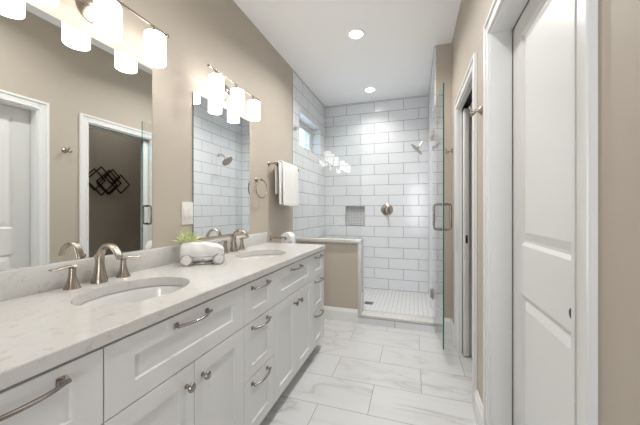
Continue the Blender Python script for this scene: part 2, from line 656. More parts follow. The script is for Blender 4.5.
def jamb(name, ya, yb, slot0, slot1, slot_to=None):
    """lining of an opening split by the slot of a pocket door"""
    bm = bmesh.new()
    t = 0.016
    for x0, x1 in ((R - 0.004, slot0), (slot1, R + T_ + 0.004)):
        bx(bm, x0, x1, ya, ya + t, 0, DT)
        bx(bm, x0, x1, yb - t, yb, 0, DT)
        bx(bm, x0, x1, ya + t, yb - t, DT - t, DT)
    return struct(name, bm, 'trim', angle=20)


casing('trim_door_near', D1A, D1B)
casing('trim_door_far', D2A, D2B)
jamb('trim_jamb_near', D1A, D1B, R + 0.084, R + 0.130)
jamb('trim_jamb_far', D2A, D2B, R + 0.030, R + 0.082)
# black pocket and track above the far door
bm = bmesh.new()
bx(bm, R + 0.030, R + 0.082, D2A + 0.016, D2B - 0.016, DT - 0.006, DT + 0.002)
struct('trim_track', bm, 'black')


def panel_door(name, x, ya, yb, z0, z1, th, panels, pull=None):
    """slab whose room face is at x (facing -x), with moulded panels [(y0,y1,z0,z1)]"""
    bm = bmesh.new()

    def P_(y, z, d):
        return bm.verts.new((x + d, y, z))
    ys = [ya, panels[0][0], panels[0][1], yb]
    zs = [z0]
    for p in panels:
        zs += [p[2], p[3]]
    zs.append(z1)
    for i in range(3):
        for j in range(len(zs) - 1):
            y_0, y_1, z_0, z_1 = ys[i], ys[i + 1], zs[j], zs[j + 1]
            if i == 1 and j % 2 == 1:
                loops = []
                for ins, dep in ((0, 0), (0.006, 0.003), (0.014, 0.009), (0.024, 0.009), (0.052, 0.002), (0.056, 0.001)):
                    loops.append([P_(y_0 + ins, z_0 + ins, dep), P_(y_1 - ins, z_0 + ins, dep), P_(y_1 - ins, z_1 - ins, dep), P_(y_0 + ins, z_1 - ins, dep)])
                for a, b in zip(loops, loops[1:]):
                    for k in range(4):
                        bm.faces.new((a[k], a[(k + 1) % 4], b[(k + 1) % 4], b[k]))
                bm.faces.new(loops[-1])
            else:
                bm.faces.new([P_(y_0, z_0, 0), P_(y_1, z_0, 0), P_(y_1, z_1, 0), P_(y_0, z_1, 0)])
    bx(bm, x + 0.012, x + th, ya, yb, z0, z1)
    bx(bm, x, x + 0.013, ya, ya + 0.0005, z0, z1)
    bx(bm, x, x + 0.013, yb - 0.0005, yb, z0, z1)
    bmesh.ops.remove_doubles(bm, verts=bm.verts, dist=1e-5)
    return struct(name, bm, 'trim', angle=12)


d1 = panel_door('door_1', R + 0.089, D1A - 0.03, D1B - 0.002, 0.012, DT - 0.018, 0.036,
                [(0.895, 1.446, 0.20, 0.842), (0.895, 1.446, 1.050, 1.955)])
bm = bmesh.new()
lathe(bm, [(0.016, 0), (0.016, 0.003), (0.013, 0.004)], (R + 0.089, 1.022, 0.897), (-1, 0, 0), n=24)
o = obj('flush_pull', bm, 'black', d1)
# far pocket door, mostly pushed into the wall, its leading edge with a latch in view
bm = bmesh.new()
bx(bm, R + 0.038, R + 0.074, 2.585, 3.02, 0.012, DT - 0.03, bev=0.002)
d2 = struct('door_2', bm, 'trim')
bm = bmesh.new()
bx(bm, R + 0.048, R + 0.064, 2.5825, 2.586, 0.93, 0.995, bev=0.001)
obj('edge_latch', bm, 'black', d2)

# window in the shower
bm = bmesh.new()
XWIN = L - 0.135
f = 0.045
for a in ((WY0, WY0 + f, WZ0, WZ1), (WY1 - f, WY1, WZ0, WZ1), (WY0 + f, WY1 - f, WZ0, WZ0 + f), (WY0 + f, WY1 - f, WZ1 - f, WZ1)):
    bx(bm, XWIN - 0.05, XWIN, a[0], a[1], a[2], a[3], bev=0.004)
wn = struct('window_1', bm, 'trim')
bm = bmesh.new()
g = 0.03
a0, a1, b0, b1 = WY0 + f, WY1 - f, WZ0 + f, WZ1 - f
for a in ((a0, a0 + g, b0, b1), (a1 - g, a1, b0, b1), (a0 + g, a1 - g, b0, b0 + g), (a0 + g, a1 - g, b1 - g, b1)):
    bx(bm, XWIN - 0.04, XWIN - 0.012, a[0], a[1], a[2], a[3], bev=0.003)
obj('sash', bm, 'trim', wn)
bm = bmesh.new()
bx(bm, XWIN - 0.03, XWIN - 0.026, a0 + g, a1 - g, b0 + g, b1 - g)
obj('pane', bm, 'pane', wn)
bm = bmesh.new()
e = 0.006
for a in ((WY0 - e, WY0, WZ0 - e, WZ1 + e), (WY1, WY1 + e, WZ0 - e, WZ1 + e), (WY0, WY1, WZ0 - e, WZ0), (WY0, WY1, WZ1, WZ1 + e)):
    bx(bm, L, L + 0.002, a[0], a[1], a[2], a[3])
obj('reveal_edge', bm, 'gasket', wn)

# ------------------------------------------------------------------ VANITY
ZB, ZTOP = 0.088, 0.856


def shaker(y0, y1, z0, z1, rail, name, parent, side=None):
    """shaker front: flat frame with a recessed centre panel"""
    bm = bmesh.new()
    loops = []
    side = side or rail
    for ins, x in ((0, CF - 0.019), (0, CF - 0.001), (0.001, CF), (rail, CF), (rail + 0.0025, CF - 0.0085)):
        loops.append([bm.verts.new((x, y, z)) for y, z in ((y0 + (ins + side - rail if ins >= rail else ins), z0 + ins), (y1 - (ins + side - rail if ins >= rail else ins), z0 + ins), (y1 - (ins + side - rail if ins >= rail else ins), z1 - ins), (y0 + (ins + side - rail if ins >= rail else ins), z1 - ins))])
    for p, q in zip(loops, loops[1:]):
        for k in range(4):
            bm.faces.new((p[k], p[(k + 1) % 4], q[(k + 1) % 4], q[k]))
    bm.faces.new(loops[0][::-1])
    bm.faces.new(loops[-1])
    return obj(name, bm, 'cab', parent, angle=12)


def bar_pull(yc, zc, parent, ln=0.150):
    bm = bmesh.new()
    x = CF
    hl = ln / 2
    # two square foot plates, posts and an arched flat bar
    for s in (-1, 1):
        y = yc + s * hl
        bx(bm, x, x + 0.004, y - 0.009, y + 0.009, zc - 0.009, zc + 0.009, bev=0.0015)
        tube(bm, [(x + 0.003, y, zc), (x + 0.020, y, zc)], [0.006, 0.0048], n=10)
    pts = smooth_pts([(x + 0.019, yc - hl - 0.008, zc), (x + 0.022, yc - hl + 0.006, zc), (x + 0.033, yc - hl * 0.5, zc), (x + 0.036, yc, zc),
                      (x + 0.033, yc + hl * 0.5, zc), (x + 0.022, yc + hl - 0.006, zc), (x + 0.019, yc + hl + 0.008, zc)], 5)
    tube(bm, pts, 0.0058, n=10, squash=[(1.0, 0.9)] * len(pts))
    return obj('bar_pull', bm, 'pull', parent)


def knob(yc, zc, parent):
    bm = bmesh.new()
    lathe(bm, [(0.0085, 0), (0.0085, 0.003), (0.0055, 0.006), (0.005, 0.014), (0.010, 0.019), (0.0155, 0.022), (0.0165, 0.026), (0.014, 0.030), (0.006, 0.032)],
          (CF, yc, zc), (1, 0, 0), n=24)
    return obj('knob', bm, 'pull', parent)


def carcass(y0, y1, parent):
    bm = bmesh.new()
    t = 0.016
    xb = CF - 0.0195
    bx(bm, L + 0.002, xb, y0, y0 + t, ZB, ZTOP)
    bx(bm, L + 0.002, xb, y1 - t, y1, ZB, ZTOP)
    bx(bm, L + 0.002, xb, y0 + t, y1 - t, ZB, ZB + t)
    bx(bm, L + 0.002, L + 0.012, y0 + t, y1 - t, ZB + t, ZTOP)
    bx(bm, xb - 0.016, xb, y0 + t, y1 - t, ZB + t, ZTOP)
    obj('body', bm, 'cab', parent)
    bm = bmesh.new()
    bx(bm, L + 0.01, CF - 0.085, y0 + 0.002, y1 - 0.002, 0, ZB)
    obj('toe_kick', bm, 'cab', parent)


G_ = 0.0018


def drawer_unit(y0, y1, label):
    t = thing('drawer_cabinet', label, 'cabinet', (0, 0, 0), 'vanity cabinets')
    carcass(y0, y1, t)
    for z0, z1 in ((0.6535, 0.8455), (0.3785, 0.6500), (0.0930, 0.3750)):
        dr = shaker(y0 + G_, y1 - G_, z0, z1, 0.056, 'drawer', t, side=0.070)
        bar_pull((y0 + y1) / 2 - 0.012, z1 - 0.030, dr)
    return t


def sink_unit(y0, y1, label):
    t = thing('sink_cabinet', label, 'cabinet', (0, 0, 0), 'vanity cabinets')
    carcass(y0, y1, t)
    dr = shaker(y0 + G_, y1 - G_, 0.6535, 0.8455, 0.060, 'drawer', t, side=0.084)
    bar_pull((y0 + y1) / 2 - 0.012, 0.8135, dr)
    ym = (y0 + y1) / 2
    for a, b, s in ((y0 + G_, ym - 0.0012, -1), (ym + 0.0012, y1 - G_, 1)):
        d = shaker(a, b, 0.0930, 0.6500, 0.060, 'door', t, side=0.068)
        knob(ym + s * 0.040, 0.5825, d)
    return t


YV = (0.209, 0.528, 1.169, 1.479, 2.114, 2.418)
drawer_unit(YV[0], YV[1], 'white shaker drawer cabinet nearest the camera, cut off by the left frame edge')
sink_unit(YV[1], YV[2], 'white shaker sink cabinet with two knobbed doors, under the nearer sink')
drawer_unit(YV[2], YV[3], 'white shaker cabinet of three drawers between the two sink cabinets')
sink_unit(YV[3], YV[4], 'white shaker sink cabinet with two knobbed doors, under the farther sink')
drawer_unit(YV[4], YV[5], 'white shaker cabinet of three drawers at the far end by the half wall')

# worktop with two oval cut-outs
SINKS = ((-1.020, 0.838), (-1.020, 1.795))
SA, SB = 0.163, 0.207
YC0, YC1 = 0.19, 2.43


def counter():
    bm = bmesh.new()
    x0, x1 = L + 0.001, XF
    zt, zb = ZC, ZC - 0.037
    xe = x1 - 0.004
    N = 64
    cells = []
    yprev = YC0
    for (sx, sy) in SINKS:
        ya, yb = sy - 0.26, sy + 0.26
        cells.append((yprev, ya))
        yprev = yb
        corners = [(x0, ya), (xe, ya), (xe, yb), (x0, yb)]
        angs = sorted([2 * pi * i / N for i in range(N)] + [math.atan2(cy - sy, cx - sx) % (2 * pi) for cx, cy in corners])
        inner_t, inner_b, out_t = [], [], []
        for a in angs:
            ca, sa = cos(a), sin(a)
            inner_t.append(bm.verts.new((sx + SA * ca, sy + SB * sa, zt)))
            inner_b.append(bm.verts.new((sx + SA * ca, sy + SB * sa, zb)))
            tx = ((xe - sx) / ca) if ca > 1e-9 else (((x0 - sx) / ca) if ca < -1e-9 else 1e9)
            ty = ((yb - sy) / sa) if sa > 1e-9 else (((ya - sy) / sa) if sa < -1e-9 else 1e9)
            t = min(tx, ty)
            out_t.append(bm.verts.new((sx + t * ca, sy + t * sa, zt)))
        k = len(angs)
        for i in range(k):
            j = (i + 1) % k
            bm.faces.new((inner_t[i], inner_t[j], out_t[j], out_t[i]))
            bm.faces.new((inner_t[i], inner_b[i], inner_b[j], inner_t[j]))
    cells.append((yprev, YC1))
    for a, b in cells:
        bm.faces.new([bm.verts.new(p) for p in ((x0, a, zt), (xe, a, zt), (xe, b, zt), (x0, b, zt))])
    # front edge with eased corners, ends, underside lip
    prof = [(xe, zt), (x1 - 0.0015, zt - 0.0012), (x1, zt - 0.004), (x1, zb + 0.003), (x1 - 0.003, zb), (x1 - 0.12, zb)]
    r0 = [bm.verts.new((px, YC0, pz)) for px, pz in prof]
    r1 = [bm.verts.new((px, YC1, pz)) for px, pz in prof]
    for i in range(len(prof) - 1):
        bm.faces.new((r0[i], r0[i + 1], r1[i + 1], r1[i]))
    for yy in (YC0, YC1):
        bm.faces.new([bm.verts.new(p) for p in ((x0, yy, zt), (xe, yy, zt), (x1 - 0.0015, yy, zt - 0.0012), (x1, yy, zt - 0.004), (x1, yy, zb + 0.003), (x1 - 0.003, yy, zb), (x0, yy, zb))])
    return bm


ct = thing('countertop', 'long white quartz worktop with two oval cut-outs on the vanity cabinets', 'countertop')
o = obj('slab', counter(), 'quartz', ct, angle=25)
bm = bmesh.new()
bx(bm, L + 0.001, L + 0.020, YC0, YC1, ZC, 0.993, bev=0.002)
obj('backsplash', bm, 'quartz', ct)


def sink(sx, sy, label):
    t = thing('undermount_sink', label, 'sink', (sx, sy, 0), 'oval sinks')
    bm = bmesh.new()
    N = 48
    prof = [(1.10, 0.0), (1.03, 0.0), (1.01, -0.004), (0.985, -0.02), (0.94, -0.055), (0.84, -0.10), (0.66, -0.13), (0.40, -0.145), (0.12, -0.15), (0.05, -0.15)]
    rings = []
    for s, z in prof:
        rings.append([bm.verts.new((SA * s * cos(2 * pi * i / N), SB * s * sin(2 * pi * i / N), ZC - 0.0375 + z)) for i in range(N)])
    for a, b in zip(rings, rings[1:]):
        for i in range(N):
            bm.faces.new((a[i], a[(i + 1) % N], b[(i + 1) % N], b[i]))
    bm.faces.new(rings[-1])
    o = obj('basin', bm, 'porcelain', t, angle=50)
    bm = bmesh.new()
    lathe(bm, [(0.022, 0), (0.022, 0.003), (0.017, 0.004), (0.015, 0.002)], (0, 0, ZC - 0.1875), n=24)
    obj('drain', bm, 'chrome', t)
    return t


sink(*SINKS[0], 'white oval undermount sink nearest the camera')
sink(*SINKS[1], 'white oval undermount sink farther away, beyond the rolled towels')


def flare(bm, x, y, z0, h, rb, rt, n=8, sq=1.0):
    """soft octagonal flared column"""
    prof = [(1.0, 0), (1.0, 0.02), (0.93, 0.06), (0.80, 0.16), (0.62, 0.34), (0.47, 0.56), (0.40, 0.76), (0.38, 1.0)]
    rings = []
    N = 24
    for s, t in prof:
        r = rb * s + (rt - rb * 0.38) * max(0, t - 0.2) * 0.6
        ring = []
        for i in range(N):
            a = 2 * pi * i / N
            k = 1 + 0.05 * cos(n * a) * (1 - 0.4 * t)
            ring.append(bm.verts.new((x + r * k * cos(a), y + r * k * sin(a) * sq, z0 + h * t)))
        rings.append(ring)
    for a, b in zip(rings, rings[1:]):
        for i in range(N):
            bm.faces.new((a[i], a[(i + 1) % N], b[(i + 1) % N], b[i]))
    bm.faces.new(rings[0][::-1])
    bm.faces.new(rings[-1])


def faucet(y, label):
    t = thing('faucet', label, 'faucet', (-1.272, y, ZC), 'widespread faucets')
    # spout: flared base sweeping into a broad arched ribbon
    bm = bmesh.new()
    ctrl = [(0, 0, 0), (0, 0, 0.012), (0, 0, 0.040), (0.0, 0, 0.080), (0.004, 0, 0.115), (0.022, 0, 0.146), (0.055, 0, 0.158), (0.088, 0, 0.146), (0.110, 0, 0.120), (0.118, 0, 0.104)]
    rad = [0.030, 0.029, 0.0215, 0.0165, 0.0155, 0.015, 0.0150, 0.0150, 0.0145, 0.0135]
    per = 6
    pts = smooth_pts(ctrl, per)
    rr = lerp_list(rad, per)
    sq = []
    for i in range(len(pts)):
        u = i / (len(pts) - 1)
        s = max(0.0, min(1.0, (u - 0.35) / 0.3))
        sq.append((1.0 + 0.12 * s, 1.0 - 0.42 * s))
    tube(bm, pts, rr, n=20, squash=sq)
    obj('spout', bm, 'nickel', t, angle=40)
    bm = bmesh.new()
    lathe(bm, [(0.0025, 0), (0.0025, 0.05), (0.0055, 0.054), (0.0065, 0.060), (0.004, 0.066)], (-0.026, 0, 0.05), n=14)
    obj('lift_rod', bm, 'nickel', t)
    for s in (-1, 1):
        bm = bmesh.new()
        flare(bm, 0, s * 0.104, 0, 0.080, 0.0275, 0.0125)
        hb = obj('handle', bm, 'nickel', t, angle=50)
        bm = bmesh.new()
        y0 = s * 0.104
        pts = smooth_pts([(0, y0 - s * 0.010, 0.083), (0, y0 + s * 0.010, 0.087), (0.002, y0 + s * 0.035, 0.086), (0.003, y0 + s * 0.056, 0.083), (0.004, y0 + s * 0.074, 0.085)], 5)
        n_ = len(pts)
        tube(bm, pts, [0.0135 - 0.003 * (i / n_) for i in range(n_)], n=14, squash=[(1.0, 0.55 - 0.25 * i / n_) if True else 1 for i in range(n_)])
        obj('lever', bm, 'nickel', hb, angle=50)
    return t


faucet(0.870, 'brushed nickel arched faucet with two levers behind the nearer sink')
faucet(1.828, 'brushed nickel arched faucet with two levers behind the farther sink')


# ------------------------------------------------------------------ mirrors
def mirror(y0, y1, z0, z1, label, tilt=0.0):
    t = thing('wall_mirror', label, 'mirror', (L + 0.001, (y0 + y1) / 2, z0), 'frameless mirrors', rotz=tilt)
    w = (y1 - y0) / 2
    bm = bmesh.new()
    bx(bm, 0.0045, 0.006, -w, w, 0, z1 - z0)
    obj('glass', bm, 'mirror', t)
    bm = bmesh.new()
    bx(bm, 0.0, 0.0045, -w, w, 0.002, z1 - z0)
    bx(bm, 0.0045, 0.0055, -w - 0.0015, -w, 0.002, z1 - z0)
    bx(bm, 0.0045, 0.0055, w, w + 0.0015, 0, z1 - z0)
    obj('backing', bm, 'mirror_edge', t)
    return t


mirror(0.545, 1.180, 0.9935, 1.952, 'tall frameless mirror over the nearer sink, cut by the left frame edge')
mirror(1.484, 2.138, 1.017, 1.952, 'narrow frameless mirror over the farther sink showing shower tile')


# ------------------------------------------------------------------ vanity lights
def vanity_light(y, label):
    XL = -1.235
    t = thing('vanity_light', label, 'wall light', (L, y, 2.0), 'three shade wall lights')
    bm = bmesh.new()
    # round stepped back plate
    lathe(bm, [(0.060, 0.0), (0.060, 0.006), (0.052, 0.012), (0.030, 0.020), (0.020, 0.026)], (0, 0.0, 0.075), (1, 0, 0), n=36)
    obj('back_plate', bm, 'nickel', t)
    bm = bmesh.new()
    x = XL - L
    tube(bm, smooth_pts([(0.02, 0, 0.075), (0.06, 0, 0.075), (x - 0.02, 0, 0.088), (x, 0, 0.116)], 5), 0.008, n=12)
    obj('arm', bm, 'nickel', t)
    bm = bmesh.new()
    tube(bm, [(x, -0.300, 0.116), (x, 0.300, 0.116)], 0.0062, n=12)
    for s in (-1, 1):
        lathe(bm, [(0.0062, 0), (0.010, 0.003), (0.010, 0.010), (0.004, 0.016)], (x, s * 0.300, 0.116), (0, s, 0), n=14)
    obj('crossbar', bm, 'nickel', t)
    for k in (-1, 0, 1):
        yy = k * 0.2325
        bm = bmesh.new()
        r = 0.0490
        z1_, z0_ = 0.084, -0.066
        prof = [(0.020, z1_), (r - 0.014, z1_), (r - 0.004, z1_ - 0.004), (r, z1_ - 0.014), (r, z0_ + 0.002), (r - 0.002, z0_), (r - 0.005, z0_ + 0.002), (r - 0.005, z1_ - 0.014), (r - 0.010, z1_ - 0.008), (0.020, z1_ - 0.005)]
        lathe(bm, prof, (x, yy, 0), n=36, cap0=False, cap1=False)
        sh = obj('lamp_shade', bm, 'shade', t)
        bm = bmesh.new()
        lathe(bm, [(0.022, 0.088), (0.022, 0.094), (0.012, 0.100), (0.009, 0.112)], (x, yy, 0), n=20)
        lathe(bm, [(0.016, 0.05), (0.016, 0.088)], (x, yy, 0), n=16)
        obj('socket', bm, 'nickel', sh)
        bm = bmesh.new()
        lathe(bm, [(0.012, 0.052), (0.018, 0.035), (0.029, 0.01), (0.030, -0.008), (0.022, -0.028), (0.008, -0.036)], (x, yy, 0), n=20)
        obj('bulb', bm, 'bulb', sh)
    return t


vanity_light(0.878, 'nickel three-shade wall light above the nearer mirror')
vanity_light(1.815, 'nickel three-shade wall light above the farther mirror')


# ------------------------------------------------------------------ recessed ceiling lights
def can(x, y, label, watts=CAN_WATTS, spread=2.6):
    t = thing('recessed_light', label, 'ceiling light', (x, y, H), 'recessed ceiling lights')
    bm = bmesh.new()
    lathe(bm, [(0.062, -0.001), (0.062, -0.006), (0.074, -0.007), (0.084, -0.003), (0.085, 0.0), (0.062, 0.0)], n=40, cap0=False, cap1=False)
    obj('trim_ring', bm, 'ceiling', t)
    bm = bmesh.new()
    lathe(bm, [(0.061, 0.0), (0.061, -0.003), (0.04, -0.0045)], n=36)
    obj('lens', bm, 'can', t)
    lamp_area('downlight', (x, y, H - 0.012), 0.12, watts, spread=spread)
    return t


can(-0.512, 2.635, 'round recessed downlight in the ceiling nearest the camera')
can(-0.568, 3.911, 'round recessed downlight in the ceiling over the shower', SHOWER_WATTS, 2.2)
# two added ceiling fills out of view, without any fitting
lamp_area('downlight', (-0.30, 1.15, H - 0.012), 0.14, MID_FILL_WATTS, spread=2.7)
lamp_area('downlight', (-0.30, -0.35, H - 0.012), 0.3, REAR_FILL_WATTS, spread=2.6)
lamp_area('closet_fill', (0.95, 2.9, H - 0.012), 0.14, 3.0)  # unseen fill added to lift the small room, no lamp known there

# ------------------------------------------------------------------ switch plate
t = thing('switch_plate', 'white double rocker switch plate on the wall between the mirrors', 'light switch', (L, 1.437, 1.18))
bm = bmesh.new()
bx(bm, 0.0, 0.006, -0.046, 0.046, -0.070, 0.070, bev=0.002)
obj('plate', bm, 'plate', t)
for s in (-1, 1):
    bm = bmesh.new()
    bx(bm, 0.005, 0.0095, s * 0.021 - 0.015, s * 0.021 + 0.015, -0.032, 0.032, bev=0.0015)
    obj('rocker', bm, 'plate', t)


# ------------------------------------------------------------------ wall fittings
def rosette(bm, p, axis, r=0.024, ln=0.05, rp=0.0075):
    lathe(bm, [(r, 0), (r, 0.004), (r * 0.82, 0.009), (r * 0.45, 0.015), (rp, 0.024), (rp, ln)], p, axis, n=24)


# towel ring
t = thing('towel_ring', 'brushed nickel towel ring on the taupe wall right of the farther mirror', 'towel ring', (L, 2.255, 1.468))
bm = bmesh.new()
rosette(bm, (0, 0, 0), (1, 0, 0), ln=0.052)
lathe(bm, [(0.011, 0.046), (0.011, 0.060), (0.005, 0.064)], (0, 0, 0), (1, 0, 0), n=16)
obj('post', bm, 'nickel', t)
bm = bmesh.new()
torus(bm, (0.053, 0.005, -0.080), 0.080, 0.0052, (0.12, 1, 0), (0, 0, 1))
obj('ring', bm, 'nickel', t)

# towel bar
XB, ZBAR = -1.262, 1.650
t = thing('towel_bar', 'brushed nickel towel bar with a white towel over it', 'towel bar', (L, 2.49, ZBAR))
for yy in (0.0, 0.545):
    bm = bmesh.new()
    rosette(bm, (0, yy, 0), (1, 0, 0), ln=0.070)
    lathe(bm, [(0.012, 0.066), (0.013, 0.077), (0.012, 0.088)], (0, yy, 0), (1, 0, 0), n=16)
    obj('post', bm, 'nickel', t)
bm = bmesh.new()
tube(bm, [(XB - L, -0.002, 0), (XB - L, 0.547, 0)], 0.0085, n=14)
obj('bar', bm, 'nickel', t)


def draped(name, y0, y1, xb, zb, r, front, back, seed, folds, out=0.02, ny=44, flare_=0.0, thick=0.01, slant=0.0):
    """cloth over a bar running along y: back flap, top, front flap"""
    bm = bmesh.new()
    rnd = random.Random(seed)
    ph = [rnd.uniform(0, 6.28) for _ in range(4)]
    grid = []
    for i in range(ny + 1):
        u = i / ny
        y = y0 + (y1 - y0) * u
        col = []
        for k in range(15):
            s = k / 14
            z = zb - back + s * (back)
            col.append((xb - r - 0.002 * (1 - s) + 0.003 * sin(u * folds * 5 + ph[0]) * (1 - s), y, z, 0))
        for k in range(1, 8):
            a = pi - pi * k / 8
            col.append((xb + r * cos(a), y, zb + r * sin(a), 0))
        nf = 22
        for k in range(nf + 1):
            s = k / nf
            w = (sin(u * folds * 6.28 + ph[1]) * 0.6 + sin(u * folds * 14.5 + ph[2]) * 0.25) * out * s ** 0.8
            z = zb - s * (front + slant * u + 0.006 * sin(u * 7 + ph[3]))
            yy = y + (u - 0.5) * flare_ * s
            col.append((xb + r + out * 0.9 * s ** 0.7 + w, yy, z, s))
        grid.append([bm.verts.new(c_[:3]) for c_ in col])
    for a, b in zip(grid, grid[1:]):
        for j in range(len(a) - 1):
            bm.faces.new((a[j], b[j], b[j + 1], a[j + 1]))
    o = obj(name, bm, 'towel', None, angle=80, solid=thick)
    sb = o.modifiers.new('soft', 'SUBSURF')
    sb.levels = 1
    sb.render_levels = 1
    return o


tw = thing('bath_towel', 'white bath towel folded in thirds hanging over the towel bar', 'towel', (XB, 2.70, ZBAR))
o = draped('towel_body', 2.515, 2.96, XB, ZBAR + 0.002, 0.017, 0.405, 0.30, 3, 1.1, out=0.022, flare_=0.03, thick=0.013)
o.parent = tw
o.matrix_parent_inverse = Matrix.Translation(tw.location).inverted()
o.name = 'towel_body'
o = draped('towel_fold', 2.575, 2.955, XB, ZBAR + 0.006, 0.031, 0.418, 0.10, 8, 0.8, out=0.020, flare_=0.05, thick=0.012)
o.parent = tw
o.matrix_parent_inverse = Matrix.Translation(tw.location).inverted()

# toilet paper holder and roll
t = thing('paper_holder', 'nickel pivoting paper holder on the wall just past the vanity end', 'toilet paper holder', (L, 2.535, 0.928))
bm = bmesh.new()
rosette(bm, (0, 0, 0), (1, 0, 0), ln=0.10, r=0.026, rp=0.008)
lathe(bm, [(0.013, 0.094), (0.014, 0.108), (0.011, 0.120)], (0, 0, 0), (1, 0, 0), n=16)
obj('post', bm, 'nickel', t)
bm = bmesh.new()
tube(bm, smooth_pts([(0.108, 0, 0), (0.112, 0.03, 0.006), (0.112, 0.06, 0.0), (0.112, 0.10, 0), (0.112, 0.235, 0), (0.112, 0.245, 0.010)], 5), 0.0065, n=12)
obj('arm', bm, 'nickel', t)
t = thing('toilet_paper_roll', 'white toilet paper roll hanging low on the nickel holder', 'toilet paper', (L + 0.112, 2.635, 0.912))
bm = bmesh.new()
lathe(bm, [(0.0115, 0), (0.056, 0.0), (0.0585, 0.003), (0.0585, 0.115), (0.056, 0.118), (0.0115, 0.118), (0.0115, 0.0)], (0, 0, 0), (0, 1, 0), n=48, cap0=False, cap1=False)
obj('roll', bm, 'paper', t, angle=50)
bm = bmesh.new()
pts = []
for k in range(12):
    a = pi * 0.62 - k * 0.06 * pi
    pts.append((0.0592 * cos(a), 0.0592 * sin(a)))
pts += [(0.0600, -0.01 * j) for j in range(1, 8)]
g0 = [bm.verts.new((a, 0.002, b)) for a, b in pts]
g1 = [bm.verts.new((a, 0.116, b)) for a, b in pts]
for i in range(len(pts) - 1):
    bm.faces.new((g0[i], g0[i + 1], g1[i + 1], g1[i]))
obj('loose_sheet', bm, 'paper', t, angle=80, solid=0.0006)


# robe hooks
def robe_hook(y, z, label):
    t = thing('robe_hook', label, 'hook', (R, y, z), 'robe hooks')
    bm = bmesh.new()
    rosette(bm, (0, 0, 0), (-1, 0, 0), r=0.024, ln=0.034, rp=0.008)
    obj('base', bm, 'nickel', t)
    bm = bmesh.new()
    tube(bm, smooth_pts([(-0.030, 0, 0), (-0.044, 0, 0.000), (-0.056, 0, 0.010), (-0.060, 0, 0.024)], 5), lerp_list([0.007, 0.006, 0.006, 0.0085], 5), n=12)
    for s in (-1, 1):
        tube(bm, smooth_pts([(-0.030, 0, -0.002), (-0.040, s * 0.010, -0.016), (-0.052, s * 0.016, -0.020), (-0.060, s * 0.018, -0.008)], 5), lerp_list([0.006, 0.005, 0.005, 0.007], 5), n=10)
    obj('prongs', bm, 'nickel', t)
    return t


robe_hook(1.755, 1.742, 'nickel robe hook on the strip of wall between the two right doors')
robe_hook(2.985, 1.765, 'nickel robe hook on the right wall near the glass shower door')

# ------------------------------------------------------------------ shower fittings
t = thing('overhead_shower', 'round nickel shower head on a curved arm high on the tiled right wall', 'shower head', (XS, 3.70, 2.045))
bm = bmesh.new()
lathe(bm, [(0.030, 0), (0.030, 0.003), (0.018, 0.010), (0.010, 0.014)], (0, 0, 0), (-1, 0, 0), n=28)
obj('escutcheon', bm, 'chrome', t)
hd = Vector((-0.165, 0, -0.100))
nrm = Vector((-0.72, 0, -0.69)).normalized()
bm = bmesh.new()
tube(bm, smooth_pts([(0, 0, 0), (-0.05, 0, 0.004), (-0.095, 0, -0.015), tuple(hd - nrm * 0.030)], 7), 0.0115, n=14)
obj('arm', bm, 'chrome', t)
bm = bmesh.new()
lathe(bm, [(0.012, -0.040), (0.016, -0.030), (0.016, -0.020), (0.030, -0.014), (0.080, -0.004), (0.090, 0.002), (0.088, 0.010), (0.082, 0.012)], hd, nrm, n=40)
obj('spray_head', bm, 'nickel', t)

t = thing('shower_valve', 'round nickel shower valve with a lever on the tiled back wall', 'shower valve', (-0.380, YB, 1.207))
bm = bmesh.new()
lathe(bm, [(0.088, 0), (0.088, 0.004), (0.080, 0.010), (0.052, 0.014), (0.050, 0.016)], (0, 0, 0), (0, -1, 0), n=44)
obj('escutcheon', bm, 'nickel', t)
bm = bmesh.new()
lathe(bm, [(0.052, 0.014), (0.052, 0.020), (0.036, 0.024), (0.032, 0.050), (0.026, 0.056)], (0, 0, 0), (0, -1, 0), n=32)
obj('hub', bm, 'pull', t)
bm = bmesh.new()
tube(bm, smooth_pts([(0, -0.052, 0.010), (0, -0.058, -0.010), (0, -0.064, -0.045), (0, -0.070, -0.070)], 5), lerp_list([0.011, 0.012, 0.009, 0.007], 5), n=12)
obj('lever', bm, 'nickel', t)

t = thing('floor_drain', 'small rectangular grate drain in the white mosaic shower floor', 'drain', (-0.54, 3.63, 0.026))
bm = bmesh.new()
bx(bm, -0.055, 0.055, -0.055, 0.055, -0.002, 0.003)
obj('frame', bm, 'chrome', t)
bm = bmesh.new()
for k in range(7):
    bx(bm, -0.045, 0.045, -0.045 + k * 0.014, -0.039 + k * 0.014, 0.0028, 0.0042)
obj('grate', bm, 'pull', t)

# fixed glass panel on the half wall
ZG0, ZG1 = 0.885, 2.187
t = thing('glass_panel', 'fixed clear glass panel standing on the half wall in front of the shower', 'glass panel', (0, 3.09, 0))
bm = bmesh.new()
bx(bm, L + 0.003, -0.536, -0.005, 0.005, ZG0, ZG1)
obj('pane', bm, 'glass', t)
bm = bmesh.new()
bx(bm, L - 0.0 + 0.001, L + 0.045, -0.010, 0.010, ZG1 - 0.06, ZG1 - 0.02, bev=0.002)
obj('clamp', bm, 'chrome', t)

